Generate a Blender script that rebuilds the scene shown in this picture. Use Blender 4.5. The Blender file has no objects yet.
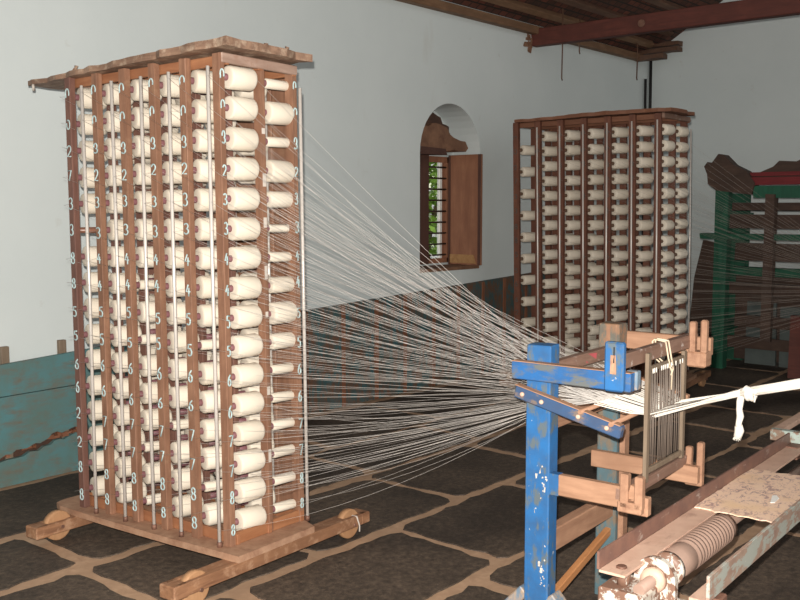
import bpy, bmesh, math, random
from mathutils import Vector, Matrix
random.seed(7)
PI = math.pi
scene = bpy.context.scene
col = scene.collection

# ------------------------------------------------------------------ materials
def new_mat(name):
    m = bpy.data.materials.new(name); m.use_nodes = True
    nt = m.node_tree
    return m, nt, nt.nodes['Principled BSDF']

def ramp(nt, fac, stops):
    r = nt.nodes.new('ShaderNodeValToRGB')
    while len(r.color_ramp.elements) < len(stops): r.color_ramp.elements.new(0.5)
    for e, (p, c) in zip(r.color_ramp.elements, stops):
        e.position = p; e.color = (*c, 1)
    nt.links.new(fac, r.inputs['Fac'])
    return r.outputs['Color']

def noise(nt, scale, detail=4, stretch=(1, 1, 1), rough=0.6, dist=0.0):
    tc = nt.nodes.new('ShaderNodeTexCoord'); mp = nt.nodes.new('ShaderNodeMapping')
    mp.inputs['Scale'].default_value = stretch
    nt.links.new(tc.outputs['Object'], mp.inputs['Vector'])
    n = nt.nodes.new('ShaderNodeTexNoise')
    n.inputs['Scale'].default_value = scale; n.inputs['Detail'].default_value = detail
    n.inputs['Roughness'].default_value = rough; n.inputs['Distortion'].default_value = dist
    nt.links.new(mp.outputs['Vector'], n.inputs['Vector'])
    return n.outputs['Fac']

def mix(nt, fac, a, b):
    m = nt.nodes.new('ShaderNodeMix'); m.data_type = 'RGBA'
    nt.links.new(fac, m.inputs['Factor'])
    for s, v in ((m.inputs['A'], a), (m.inputs['B'], b)):
        if isinstance(v, tuple): s.default_value = (*v, 1)
        else: nt.links.new(v, s)
    return m.outputs['Result']

def thresh(nt, fac, lo, hi):
    m = nt.nodes.new('ShaderNodeMapRange')
    m.inputs['From Min'].default_value = lo; m.inputs['From Max'].default_value = hi
    nt.links.new(fac, m.inputs['Value'])
    return m.outputs['Result']

def bump(nt, b, fac, strength=0.3, dist=0.01):
    n = nt.nodes.new('ShaderNodeBump'); n.inputs['Strength'].default_value = strength
    n.inputs['Distance'].default_value = dist
    nt.links.new(fac, n.inputs['Height']); nt.links.new(n.outputs['Normal'], b.inputs['Normal'])

def wood(name, dark, light, grain=(0, 0, 1), scale=14, rough=0.7, dust=None, dust_amt=(0.52, 0.75)):
    m, nt, b = new_mat(name)
    st = tuple(0.12 if g else 1.0 for g in grain)
    f = noise(nt, scale * 2.2, 5, st, 0.65, 0.5)
    c = ramp(nt, f, [(0.3, dark), (0.5, tuple((x + y) / 2 for x, y in zip(dark, light))), (0.72, light)])
    f2 = noise(nt, 5, 4)
    c = mix(nt, thresh(nt, f2, 0.35, 0.7), c, tuple(x * 0.75 + y * 0.2 for x, y in zip(dark, light)))
    if dust:
        f3 = noise(nt, 17, 6, (1, 1, 1), .7)
        c = mix(nt, thresh(nt, f3, *dust_amt), c, dust)
    nt.links.new(c, b.inputs['Base Color']); b.inputs['Roughness'].default_value = rough
    bump(nt, b, f, 0.25, 0.004)
    return m

def paint(name, base, base2, chip, lo=0.6, hi=0.68, grain=(0, 0, 1), rough=0.5, chip2=None, sc=12):
    m, nt, b = new_mat(name)
    f = noise(nt, sc, 5)
    c = ramp(nt, f, [(0.3, base2), (0.65, base)])
    st = tuple(0.3 if g else 1.0 for g in grain)
    f2 = noise(nt, 34, 6, st, 0.7, 0.4); fw = noise(nt, 11, 4)
    mm = nt.nodes.new('ShaderNodeMath'); mm.operation = 'MULTIPLY_ADD'; nt.links.new(fw, mm.inputs[0]); mm.inputs[1].default_value = .6
    ad = nt.nodes.new('ShaderNodeMath'); ad.operation = 'MULTIPLY'; nt.links.new(f2, ad.inputs[0]); ad.inputs[1].default_value = .7
    nt.links.new(ad.outputs[0], mm.inputs[2])
    c = mix(nt, thresh(nt, mm.outputs[0], lo + .08, hi + .06), c, chip)
    if chip2:
        f3 = noise(nt, 38, 4, (1, 1, 1), 0.7)
        c = mix(nt, thresh(nt, f3, 0.67, 0.7), c, chip2)
    nt.links.new(c, b.inputs['Base Color']); b.inputs['Roughness'].default_value = rough
    bump(nt, b, f2, 0.2, 0.003)
    return m

def plain(name, c, rough=0.6, metal=0.0, var=0.15, sc=8):
    m, nt, b = new_mat(name)
    f = noise(nt, sc, 4)
    cc = ramp(nt, f, [(0.3, tuple(x * (1 - var) for x in c)), (0.7, tuple(min(1, x * (1 + var)) for x in c))])
    nt.links.new(cc, b.inputs['Base Color'])
    b.inputs['Roughness'].default_value = rough; b.inputs['Metallic'].default_value = metal
    return m

M = {}
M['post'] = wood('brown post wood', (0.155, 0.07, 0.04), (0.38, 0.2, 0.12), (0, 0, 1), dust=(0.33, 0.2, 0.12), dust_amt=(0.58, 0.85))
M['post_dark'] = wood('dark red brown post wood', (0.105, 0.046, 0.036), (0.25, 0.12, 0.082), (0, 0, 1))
M['rail_x'] = wood('orange brown rail wood', (0.26, 0.10, 0.04), (0.45, 0.21, 0.10), (1, 0, 0))
M['rail_y'] = wood('orange brown rail wood along', (0.24, 0.09, 0.04), (0.42, 0.19, 0.09), (0, 1, 0))
M['pink_rail'] = wood('whitewashed rail wood', (0.24, 0.145, 0.105), (0.5, 0.36, 0.29), (1, 0, 0), dust=(0.28, 0.14, 0.09))
M['base'] = wood('dusty trolley wood', (0.16, 0.07, 0.035), (0.42, 0.215, 0.11), (1, 0, 0), dust=(0.45, 0.27, 0.165))
M['base_y'] = wood('dusty base board wood', (0.25, 0.125, 0.075), (0.47, 0.27, 0.165), (0, 1, 0), dust=(0.46, 0.28, 0.18), dust_amt=(0.4, 0.7))
M['topboard'] = wood('weathered top board wood', (0.13, 0.07, 0.045), (0.4, 0.25, 0.165), (0, 1, 0), dust=(0.55, 0.42, 0.31), dust_amt=(0.5, 0.75))
M['wheel'] = wood('pale wheel wood', (0.33, 0.17, 0.08), (0.52, 0.29, 0.15), (0, 0, 1))
M['rear_wood'] = wood('dark rear creel wood', (0.085, 0.026, 0.014), (0.2, 0.075, 0.04), (0, 0, 1))
M['rear_rail'] = wood('rear creel rail wood', (0.13, 0.047, 0.022), (0.26, 0.11, 0.058), (0, 1, 0))
M['loom_wood'] = wood('raw stand wood', (0.25, 0.125, 0.075), (0.48, 0.275, 0.17), (1, 0, 0))
M['loom_wood_y'] = wood('raw stand arm wood', (0.27, 0.14, 0.082), (0.5, 0.285, 0.175), (0, 1, 0))
M['loom_rail'] = wood('worn painted rail wood', (0.17, 0.09, 0.06), (0.34, 0.21, 0.155), (1, 0, 0), dust=(0.56, 0.47, 0.42), dust_amt=(0.58, 0.66))
M['lath'] = wood('grey brown lath wood', (0.14, 0.1, 0.065), (0.27, 0.2, 0.14), (0, 0, 1))
M['stick'] = wood('orange stick wood', (0.34, 0.14, 0.05), (0.5, 0.23, 0.09), (1, 0, 0))
M['blue'] = paint('blue paint', (0.022, 0.135, 0.35), (0.03, 0.095, 0.22), (0.1, 0.13, 0.15), 0.58, 0.68, chip2=(0.5, 0.5, 0.5))
M['blue_y'] = paint('blue paint on arms', (0.02, 0.125, 0.35), (0.03, 0.085, 0.2), (0.12, 0.13, 0.13), 0.53, 0.66, (0, 1, 0))
M['navy_y'] = paint('dull blue paint on brace', (0.035, 0.09, 0.2), (0.045, 0.07, 0.13), (0.17, 0.13, 0.11), 0.6, 0.7, (0, 1, 0))
M['teal_post'] = paint('grey blue post paint', (0.085, 0.155, 0.18), (0.085, 0.125, 0.14), (0.18, 0.14, 0.1), 0.55, 0.7)
M['worn_top'] = paint('worn grey brown paint', (0.15, 0.145, 0.12), (0.12, 0.1, 0.08), (0.26, 0.15, 0.09), 0.57, 0.66)
M['pale_blue'] = paint('dusty pale blue paint', (0.17, 0.24, 0.3), (0.12, 0.17, 0.24), (0.36, 0.27, 0.2), 0.52, 0.65)
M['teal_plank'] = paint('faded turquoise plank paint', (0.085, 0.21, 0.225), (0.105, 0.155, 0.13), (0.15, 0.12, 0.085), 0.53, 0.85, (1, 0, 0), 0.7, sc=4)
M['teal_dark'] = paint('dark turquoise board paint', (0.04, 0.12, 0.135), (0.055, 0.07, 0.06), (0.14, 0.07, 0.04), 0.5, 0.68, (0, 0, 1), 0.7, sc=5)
M['rust_strip'] = wood('rusty batten', (0.16, 0.055, 0.025), (0.3, 0.13, 0.07), (0, 0, 1))
M['tube'] = plain('mauve cardboard tube', (0.2, 0.085, 0.095), 0.6)
M['tube_dark'] = plain('dark wooden tube end', (0.1, 0.055, 0.03), 0.6)
M['copper_tube'] = wood('worn copper coloured tube', (0.1, 0.045, 0.03), (0.42, 0.2, 0.13), (1, 0, 0), rough=0.35)
M['conduit'] = plain('polished steel rod', (0.62, 0.57, 0.52), 0.3, 0.15, 0.08)
M['wire'] = plain('grey wire', (0.3, 0.28, 0.26), 0.4, 0.7)
M['mark'] = plain('pale blue chalk paint', (0.42, 0.54, 0.54), 0.9, 0, 0.3, 60)
M['white_mark'] = plain('white paint marks', (0.56, 0.5, 0.44), 0.9)
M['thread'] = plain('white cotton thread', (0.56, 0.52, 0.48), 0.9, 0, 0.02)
M['thread_dim'] = plain('cotton thread darkened for weak light', (0.34, 0.29, 0.25), 0.9, 0, 0.02)  # darker copy of the white thread, weaker light put into its colour
M['rope'] = plain('cream cotton strands', (0.74, 0.69, 0.61), 0.9, 0, 0.06, 30)
M['cord'] = plain('beige cord', (0.62, 0.5, 0.36), 0.9)
M['heddle'] = plain('dull heddle wire', (0.17, 0.135, 0.11), 0.5, 0.2)
M['rust'] = plain('rust brown steel', (0.19, 0.095, 0.065), 0.6, 0.25, 0.35, 14)
M['rust_light'] = paint('dusty rust steel', (0.66, 0.45, 0.34), (0.54, 0.34, 0.25), (0.46, 0.29, 0.22), 0.62, 0.75, (1, 0, 0), 0.6)
M['rail_back'] = paint('scuffed dark steel', (0.24, 0.125, 0.09), (0.15, 0.08, 0.065), (0.42, 0.36, 0.32), 0.66, 0.78, (1, 0, 0), 0.5)
M['rail_green'] = paint('rusty rail with old green paint', (0.4, 0.28, 0.21), (0.28, 0.17, 0.13), (0.38, 0.39, 0.34), 0.56, 0.64, (1, 0, 0), 0.6, (0.55, 0.5, 0.45))
M['white_metal'] = paint('chipped white paint', (0.62, 0.59, 0.53), (0.5, 0.44, 0.37), (0.2, 0.11, 0.075), 0.54, 0.6, (0, 0, 0), 0.5)
M['pale_green'] = paint('chipped pale green paint', (0.42, 0.5, 0.45), (0.36, 0.42, 0.37), (0.26, 0.17, 0.12), 0.56, 0.64, (1, 0, 0), 0.6)
M['coil'] = plain('dusty coil steel', (0.34, 0.225, 0.175), 0.6, 0.15, 0.2)
M['paper'] = plain('white scrap', (0.85, 0.84, 0.8), 0.8)
M['green'] = wood('dark green loom paint', (0.006, 0.055, 0.03), (0.014, 0.125, 0.066), (0, 0, 1))
M['red'] = wood('dark red loom paint', (0.11, 0.008, 0.01), (0.24, 0.02, 0.023), (0, 1, 0))
M['loom_brown'] = wood('old loom timber', (0.035, 0.018, 0.012), (0.1, 0.055, 0.036), (0, 1, 0))
M['loom_grey'] = plain('grey blue loom panel', (0.07, 0.085, 0.08), 0.7)
M['tie'] = wood('red oxide beam paint', (0.07, 0.018, 0.012), (0.15, 0.038, 0.025), (0, 1, 0))
M['purlin'] = wood('brown roof timber', (0.12, 0.06, 0.03), (0.27, 0.15, 0.08), (1, 0, 0))
M['purlin_dark'] = wood('dark roof timber', (0.08, 0.038, 0.024), (0.18, 0.09, 0.05), (1, 0, 0))  # darker tone than the brown roof timber
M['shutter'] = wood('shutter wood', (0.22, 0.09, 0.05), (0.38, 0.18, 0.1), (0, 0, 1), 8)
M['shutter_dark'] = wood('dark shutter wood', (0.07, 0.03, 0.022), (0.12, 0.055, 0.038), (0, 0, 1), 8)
M['pale_wood'] = wood('pale worn shutter edge', (0.32, 0.16, 0.06), (0.48, 0.28, 0.12), (1, 0, 0))
M['iron'] = plain('dark iron', (0.05, 0.03, 0.025), 0.5, 0.4)
M['black'] = plain('black pipe', (0.02, 0.018, 0.018), 0.5)
M['mud'] = wood('broken mud brick', (0.13, 0.06, 0.035), (0.31, 0.165, 0.095), (0, 0, 0), 5)
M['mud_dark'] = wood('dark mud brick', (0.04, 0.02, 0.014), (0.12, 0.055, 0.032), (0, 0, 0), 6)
M['sunlit_edge'] = plain('window edge painted sunlit white', (0.8, 0.8, 0.76), 0.8)  # white stands in for sunlight on the outer edge
M['leaf'] = plain('green leaves', (0.2, 0.36, 0.05), 0.5, 0, 0.6, 6)
M['bark'] = plain('grey bark', (0.16, 0.12, 0.08), 0.9)
M['soil'] = plain('dry soil', (0.22, 0.15, 0.09), 0.95)

def yarn_mat():
    m, nt, b = new_mat('cream cotton yarn')
    tc = nt.nodes.new('ShaderNodeTexCoord')
    w = nt.nodes.new('ShaderNodeTexWave'); w.wave_type = 'BANDS'; w.bands_direction = 'X'
    w.inputs['Scale'].default_value = 70; w.inputs['Distortion'].default_value = 1.5
    nt.links.new(tc.outputs['Object'], w.inputs['Vector'])
    oi = nt.nodes.new('ShaderNodeObjectInfo')
    c = ramp(nt, oi.outputs['Random'], [(0.0, (0.69, 0.61, 0.495)), (1.0, (0.76, 0.68, 0.565))])
    nt.links.new(c, b.inputs['Base Color']); b.inputs['Roughness'].default_value = 0.9
    bump(nt, b, w.outputs['Fac'], 0.25, 0.002)
    return m
M['yarn'] = yarn_mat()

def plaster_mat():
    m, nt, b = new_mat('whitewashed plaster')
    f = noise(nt, 1.3, 6); f2 = noise(nt, 9, 5); f3 = noise(nt, 2.4, 4, (1, 1, 0.25))
    c = ramp(nt, f, [(0.25, (0.60, 0.65, 0.645)), (0.75, (0.66, 0.705, 0.695))])
    c = mix(nt, thresh(nt, f2, 0.66, 0.9), c, (0.5, 0.5, 0.46))
    c = mix(nt, thresh(nt, f3, 0.64, 0.95), c, (0.47, 0.45, 0.39))
    nt.links.new(c, b.inputs['Base Color']); b.inputs['Roughness'].default_value = 0.95
    bump(nt, b, f2, 0.15, 0.01)
    return m
M['plaster'] = plaster_mat()

def slate_mat():
    m, nt, b = new_mat('dark slate flagstone')
    f = noise(nt, 1.1, 3); f2 = noise(nt, 34, 8, (1, 1, 1), 0.82); f3 = noise(nt, 75, 3)
    c = ramp(nt, f2, [(0.32, (0.024, 0.017, 0.012)), (0.5, (0.085, 0.06, 0.042)), (0.68, (0.17, 0.122, 0.085)), (0.8, (0.25, 0.185, 0.13))])
    d_ = mix(nt, thresh(nt, f2, 0.45, 0.7), (0.03, 0.021, 0.015), (0.09, 0.062, 0.043)); c = mix(nt, thresh(nt, f, 0.42, 0.62), c, d_)
    c = mix(nt, thresh(nt, f3, 0.72, 0.78), c, (0.3, 0.25, 0.2))
    nt.links.new(c, b.inputs['Base Color']); b.inputs['Roughness'].default_value = 0.75
    bump(nt, b, f2, 0.5, 0.006)
    return m
M['slate'] = slate_mat()
M['mortar'] = wood('dusty tan mortar', (0.38, 0.235, 0.145), (0.58, 0.385, 0.25), (0, 0, 0), 8)

def plate_mat():
    m, nt, b = new_mat('rust stained plate')
    f = noise(nt, 22, 7, (1, 1.6, 1), 0.75, 1.0); f2 = noise(nt, 4, 3)
    c = ramp(nt, f, [(0.38, (0.9, 0.66, 0.48)), (0.53, (0.86, 0.61, 0.46)), (0.58, (0.42, 0.27, 0.25)), (0.72, (0.66, 0.46, 0.37))])
    c = mix(nt, thresh(nt, f2, 0.55, 0.7), c, (0.86, 0.6, 0.38))
    nt.links.new(c, b.inputs['Base Color']); b.inputs['Roughness'].default_value = 0.7
    return m
M['plate'] = plate_mat()

def roof_mat():
    m, nt, b = new_mat('clay tile underside')
    tc = nt.nodes.new('ShaderNodeTexCoord')
    br = nt.nodes.new('ShaderNodeTexBrick')
    br.inputs['Scale'].default_value = 4.5; br.inputs['Mortar Size'].default_value = 0.03
    br.inputs['Color1'].default_value = (0.2, 0.06, 0.036, 1); br.inputs['Color2'].default_value = (0.085, 0.036, 0.024, 1)
    br.inputs['Mortar'].default_value = (0.03, 0.02, 0.015, 1)
    nt.links.new(tc.outputs['Object'], br.inputs['Vector'])
    f = noise(nt, 5, 5)
    c = mix(nt, thresh(nt, f, 0.4, 0.8), br.outputs['Color'], (0.035, 0.024, 0.016))
    nt.links.new(c, b.inputs['Base Color']); b.inputs['Roughness'].default_value = 0.9
    return m
M['roof'] = roof_mat()

# ------------------------------------------------------------------ mesh helpers
class MB:
    def __init__(s): s.bm = bmesh.new()
    def _mi(s, faces, mi):
        for f in faces: f.material_index = mi
    def box(s, x0, x1, y0, y1, z0, z1, mi=0, bev=0.0, jit=0.0, mat=None):
        cuts = bmesh.new()
        r = bmesh.ops.create_cube(cuts, size=1.0)
        for v in cuts.verts:
            v.co = Vector(((x0 + x1) / 2 + v.co.x * (x1 - x0), (y0 + y1) / 2 + v.co.y * (y1 - y0), (z0 + z1) / 2 + v.co.z * (z1 - z0)))
        if bev: bmesh.ops.bevel(cuts, geom=list(cuts.edges), offset=bev, segments=1, affect='EDGES')
        if jit:
            for v in cuts.verts: v.co += Vector((random.uniform(-jit, jit), random.uniform(-jit, jit), random.uniform(-jit, jit)))
        s._merge(cuts, mi, mat); return s
    def _merge(s, b2, mi=0, mat=None):
        if mat is not None: bmesh.ops.transform(b2, matrix=mat, verts=b2.verts)
        bmesh.ops.recalc_face_normals(b2, faces=b2.faces)
        vm = {v: s.bm.verts.new(v.co) for v in b2.verts}
        for f in b2.faces:
            try:
                nf = s.bm.faces.new([vm[v] for v in f.verts]); nf.material_index = mi; nf.smooth = f.smooth
            except ValueError: pass
        b2.free()
    def beam(s, p0, p1, w, h, up=(0, 0, 1), mi=0, bev=0.003, jit=0.0, nseg=1):
        # w = sideways, h = along up
        p0, p1 = Vector(p0), Vector(p1); d = (p1 - p0); L = d.length; d.normalize()
        side = Vector(up).cross(d).normalized(); u = d.cross(side)
        b2 = bmesh.new(); bmesh.ops.create_cube(b2, size=1.0)
        if nseg > 1:
            ed = [e for e in b2.edges if abs(e.verts[0].co.x - e.verts[1].co.x) > .5]
            bmesh.ops.subdivide_edges(b2, edges=ed, cuts=nseg - 1, use_grid_fill=True)
        for v in b2.verts: v.co = Vector((v.co.x * L, v.co.y * w, v.co.z * h))
        if bev and nseg == 1: bmesh.ops.bevel(b2, geom=list(b2.edges), offset=bev, segments=1, affect='EDGES')
        if jit:
            for v in b2.verts: v.co += Vector((random.uniform(-jit, jit), random.uniform(-jit, jit), random.uniform(-jit, jit)))
        m = Matrix(((d.x, side.x, u.x, 0), (d.y, side.y, u.y, 0), (d.z, side.z, u.z, 0), (0, 0, 0, 1)))
        m.translation = (p0 + p1) / 2
        s._merge(b2, mi, m); return s
    def tube(s, pts, r, n=8, mi=0, smooth=True, caps=True):
        pts = [Vector(p) for p in pts]
        rs = r if isinstance(r, (list, tuple)) else [r] * len(pts)
        rings = []; prev = None
        for i, p in enumerate(pts):
            d = (pts[min(i + 1, len(pts) - 1)] - pts[max(i - 1, 0)]).normalized()
            if prev is None:
                a = d.orthogonal().normalized()
            else:
                a = (prev - d * prev.dot(d)).normalized()
            prev = a; b = d.cross(a)
            rings.append([s.bm.verts.new(p + (a * math.cos(2 * PI * k / n) + b * math.sin(2 * PI * k / n)) * rs[i]) for k in range(n)])
        for i in range(len(rings) - 1):
            for k in range(n):
                f = s.bm.faces.new((rings[i][k], rings[i][(k + 1) % n], rings[i + 1][(k + 1) % n], rings[i + 1][k]))
                f.smooth = smooth; f.material_index = mi
        if caps and n > 2:
            f = s.bm.faces.new(rings[0][::-1]); f.material_index = mi
            f = s.bm.faces.new(rings[-1]); f.material_index = mi
        return s
    def lathe(s, prof, axis='X', o=(0, 0, 0), n=20, mi=0):
        o = Vector(o); rings = []
        for (x, r) in prof:
            ring = []
            for k in range(n):
                a = 2 * PI * k / n; c, d = math.cos(a) * r, math.sin(a) * r
                v = {'X': (x, c, d), 'Y': (c, x, d), 'Z': (c, d, x)}[axis]
                ring.append(s.bm.verts.new(o + Vector(v)))
            rings.append(ring)
        for i in range(len(rings) - 1):
            for k in range(n):
                f = s.bm.faces.new((rings[i][k], rings[i][(k + 1) % n], rings[i + 1][(k + 1) % n], rings[i + 1][k]))
                f.smooth = True; f.material_index = mi
        for rg in (rings[0][::-1], rings[-1]):
            f = s.bm.faces.new(rg); f.material_index = mi
        bmesh.ops.recalc_face_normals(s.bm, faces=s.bm.faces[:]) if len(s.bm.faces) < 3000 else None
        return s
    def prism(s, poly, v, mi=0):
        # extrude a planar polygon (3D points) by vector v
        v = Vector(v); b2 = bmesh.new()
        a = [b2.verts.new(Vector(p)) for p in poly]; c = [b2.verts.new(Vector(p) + v) for p in poly]
        b2.faces.new(a); b2.faces.new(c[::-1])
        n = len(a)
        for i in range(n): b2.faces.new((a[i], a[(i + 1) % n], c[(i + 1) % n], c[i]))
        s._merge(b2, mi); return s
    def build(s, name, mats, parent=None, loc=(0, 0, 0)):
        me = bpy.data.meshes.new(name)
        s.bm.normal_update(); s.bm.to_mesh(me); s.bm.free()
        for m in (mats if isinstance(mats, list) else [mats]): me.materials.append(m)
        o = bpy.data.objects.new(name, me); col.objects.link(o)
        o.parent = parent; o.location = loc
        return o

def tag(o, label=None, cat=None, group=None, kind=None):
    if label: o['label'] = label
    if cat: o['category'] = cat
    if group: o['group'] = group
    if kind: o['kind'] = kind
    return o

def empty(name, matrix=None, loc=(0, 0, 0), rz=0):
    o = bpy.data.objects.new(name, None); col.objects.link(o); o.empty_display_size = 0.1
    if matrix is not None: o.matrix_world = matrix
    else: o.location = loc; o.rotation_euler = (0, 0, rz)
    return o

def mat4(cols, t):
    m = Matrix.Identity(4)
    for j in range(3):
        for i in range(3): m[i][j] = cols[i][j]
    m.translation = t
    return m

# ------------------------------------------------------------------ the room
# x runs along the long window wall (y = 0), y < 0 is the room, floor z = 0
XR = 7.5
# floor: mortar bed with raised, ragged flagstones
fl = MB()
fl.box(-6, XR + .3, -9.5, 0.35, -0.12, 0.0, 1)
rows = [(-0.10, -0.80), (-0.845, -1.355), (-1.41, -2.02), (-2.08, -2.68), (-2.73, -3.33), (-3.38, -4.0), (-4.05, -4.65), (-4.7, -5.4), (-5.45, -6.2), (-6.25, -7.1)]
joints = {0: [-1.7, -.75, .35, 1.5, 2.6, 3.7, 4.8, 5.9, 6.8], 1: [-1.5, -.54, .42, 1.25, 2.3, 3.4, 4.45, 5.5, 6.55], 2: [-1.6, -.62, .13, 1.16, 2.09, 3.05, 4.1, 5.1, 6.05, 6.9],
          3: [-1.3, -.35, .6, 1.55, 2.6, 3.55, 4.23, 5.3, 6.3], 4: [-1.6, -.5, .35, 1.3, 2.4, 3.2, 4.1, 5.2, 6.2]}
def ragged(x0, x1, y0, y1, amp=.012):
    c = [(x0, y0), (x1, y0), (x1, y1), (x0, y1)]; pts = []
    c = [(x + random.uniform(-.02, .02), y + random.uniform(-.016, .016)) for x, y in c]
    for i in range(4):
        a, b = Vector(c[i]), Vector(c[(i + 1) % 4]); n = max(3, int((b - a).length / .07))
        rr = .035 / (b - a).length
        for k in range(n):
            t = rr + (1 - 2 * rr) * k / (n - 1); p = a.lerp(b, t)
            pts.append((p.x + random.uniform(-amp, amp), p.y + random.uniform(-amp, amp)))
    return pts
for i, (ya, yb) in enumerate(rows):
    js = joints.get(i) or [-2.4 + (i * .37) % .6 + k * 1.02 for k in range(10)]
    js = [-3.6, -2.7] + js + [XR]
    for a, b in zip(js[:-1], js[1:]):
        g = .027
        pts = ragged(a + g, b - g, yb, ya)
        bot = [fl.bm.verts.new((x, y, -.005)) for x, y in pts]
        cx = sum(p[0] for p in pts) / len(pts); cy = sum(p[1] for p in pts) / len(pts)
        top = [fl.bm.verts.new((cx + (x - cx) * .993, cy + (y - cy) * .99, .005 + random.uniform(-.001, .001))) for x, y in pts]
        n = len(pts)
        f = fl.bm.faces.new(top); f.material_index = 0
        for k in range(n):
            f = fl.bm.faces.new((bot[k], bot[(k + 1) % n], top[(k + 1) % n], top[k])); f.material_index = 0
tag(fl.build('floor', [M['slate'], M['mortar']]), kind='structure')

# long wall with an arched niche
w = MB(); bm = w.bm
NX0, NX1, ZS, ZSP = 3.365, 4.205, 0.96, 1.93; NC, NR = (NX0 + NX1) / 2, (NX1 - NX0) / 2
arch = [(NC - NR * math.cos(PI * k / 20), ZSP + NR * math.sin(PI * k / 20)) for k in range(21)]
def face(pts, mi=0):
    f = bm.faces.new([bm.verts.new(p) for p in pts]); f.material_index = mi
WT = 3.3
face([(-6, 0, -.1), (NX0, 0, -.1), (NX0, 0, WT), (-6, 0, WT)])
face([(NX1, 0, -.1), (XR + .3, 0, -.1), (XR + .3, 0, WT), (NX1, 0, WT)])
face([(NX0, 0, -.1), (NX1, 0, -.1), (NX1, 0, ZS), (NX0, 0, ZS)])
for (xa, za), (xb, zb) in zip(arch[:-1], arch[1:]):
    face([(xa, 0, za), (xb, 0, zb), (xb, 0, WT), (xa, 0, WT)])
ND = 0.3
prof = [(NX0, ZS)] + arch + [(NX1, ZS)]
for (xa, za), (xb, zb) in zip(prof, prof[1:] + prof[:1]):
    face([(xa, 0, za), (xb, 0, zb), (xb, ND, zb), (xa, ND, za)])
# thin back of the niche above and beside the window
OX0, OX1, OZ0, OZ1 = 3.42, 4.135, 1.0, 1.93
face([(x, ND, z) for x, z in arch] )
face([(NX0, ND, ZS), (OX0, ND, ZS), (OX0, ND, ZSP), (NX0, ND, ZSP)])
face([(OX1, ND, ZS), (NX1, ND, ZS), (NX1, ND, ZSP), (OX1, ND, ZSP)])
face([(OX0, ND, ZS), (OX1, ND, ZS), (OX1, ND, OZ0), (OX0, ND, OZ0)])
TB = .42
for a, b in (((OX0, OZ0), (OX0, OZ1)), ((OX0, OZ1), (OX1, OZ1)), ((OX1, OZ1), (OX1, OZ0)), ((OX1, OZ0), (OX0, OZ0))):
    face([(a[0], ND, a[1]), (b[0], ND, b[1]), (b[0], TB, b[1]), (a[0], TB, a[1])])
face([(-6, TB, -.1), (OX0, TB, -.1), (OX0, TB, WT), (-6, TB, WT)])
face([(OX1, TB, -.1), (XR + .3, TB, -.1), (XR + .3, TB, WT), (OX1, TB, WT)])
face([(OX0, TB, -.1), (OX1, TB, -.1), (OX1, TB, OZ0), (OX0, TB, OZ0)])
face([(OX0, TB, OZ1), (OX1, TB, OZ1), (OX1, TB, WT), (OX0, TB, WT)])
face([(-6, 0, WT), (XR + .3, 0, WT), (XR + .3, TB, WT), (-6, TB, WT)])
bmesh.ops.remove_doubles(bm, verts=bm.verts, dist=.0005)
tag(w.build('wall_back', M['plaster']), kind='structure')
w = MB(); w.box(XR, XR + .3, -9.5, .42, -.1, 9.2)
tag(w.build('wall_right', M['plaster']), kind='structure')
# sloping tiled roof
SL = .63
r = MB(); r.prism([(-6, .6, 3.12 - SL * .6 + .05), (-6, -9.5, 3.12 + SL * 9.5 + .05), (-6, -9.5, 3.3 + SL * 9.5), (-6, .6, 3.3 - SL * .6 + .05)], (XR + 6.0, 0, 0))
tag(r.build('ceiling', M['roof']), kind='structure')

# roof timbers
def roof_z(y): return 3.12 - SL * y
plt = MB(); plt.beam((-6, -.04, 3.095), (7.15, -.04, 3.11), .08, .07, bev=.006)
tag(plt.build('wall_plate', M['purlin']), 'brown timber wall plate running along the top of the window wall', 'roof timber')
for i, (y, h, x1, mt, lb) in enumerate([(-.19, .06, 7.1, 'purlin', 'brown roof batten nearest to the wall plate'), (-.36, .05, 7.2, 'purlin_dark', 'thin dark roof batten second from the wall plate'),
                                  (-.62, .06, 7.4, 'purlin_dark', 'dark roof batten third from the wall plate')]):
    b = MB(); b.beam((-6, y, roof_z(y) - h / 2 + .015), (x1, y, roof_z(y) - h / 2 + .02), .06, h, up=(0, SL, 1), bev=.004)
    tag(b.build('roof_batten', M[mt]), lb, 'roof timber', 'battens under the roof')
t = MB(); t.box(5.0, 5.1, -6.0, .02, 2.97, 3.125, bev=.006)
tb = t.build('tie_beam', M['tie']); tag(tb, 'long red painted tie beam crossing overhead from the window wall', 'beam')
bl = MB(); bl.lathe([(-.006, .03), (0, .034), (.006, .03)], 'X', (4.995, -1.1, 3.045), 14); bl.build('bolt_washer', M['rust'], tb)
pk = MB()
for k in range(9): 
    x = 5.0 + random.uniform(-.13, .02); z = 2.94 + random.uniform(-.03, .12)
    pk.box(x, x + random.uniform(.03, .07), -.012, .0, z, z + random.uniform(.02, .05), jit=.008)
tag(pk.build('trim_1', [M['mud']]), kind='structure')
for i, (y0, y1, z, x, lb) in enumerate([(.0, -.43, 3.235, 7.28, 'topmost broken plank end jutting from the roof corner'), (-.02, -.45, 3.165, 7.22, 'middle broken plank end jutting from the roof corner'), (.0, -.33, 3.09, 7.12, 'lowest broken plank end jutting from the roof corner')]):
    b = MB(); b.beam((x, y0, z), (x + .02, y1, z + .01), .14, .045, jit=.008, nseg=4)
    tag(b.build('broken_plank', M['purlin_dark']), lb, 'plank', 'broken planks in the roof corner')
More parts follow.
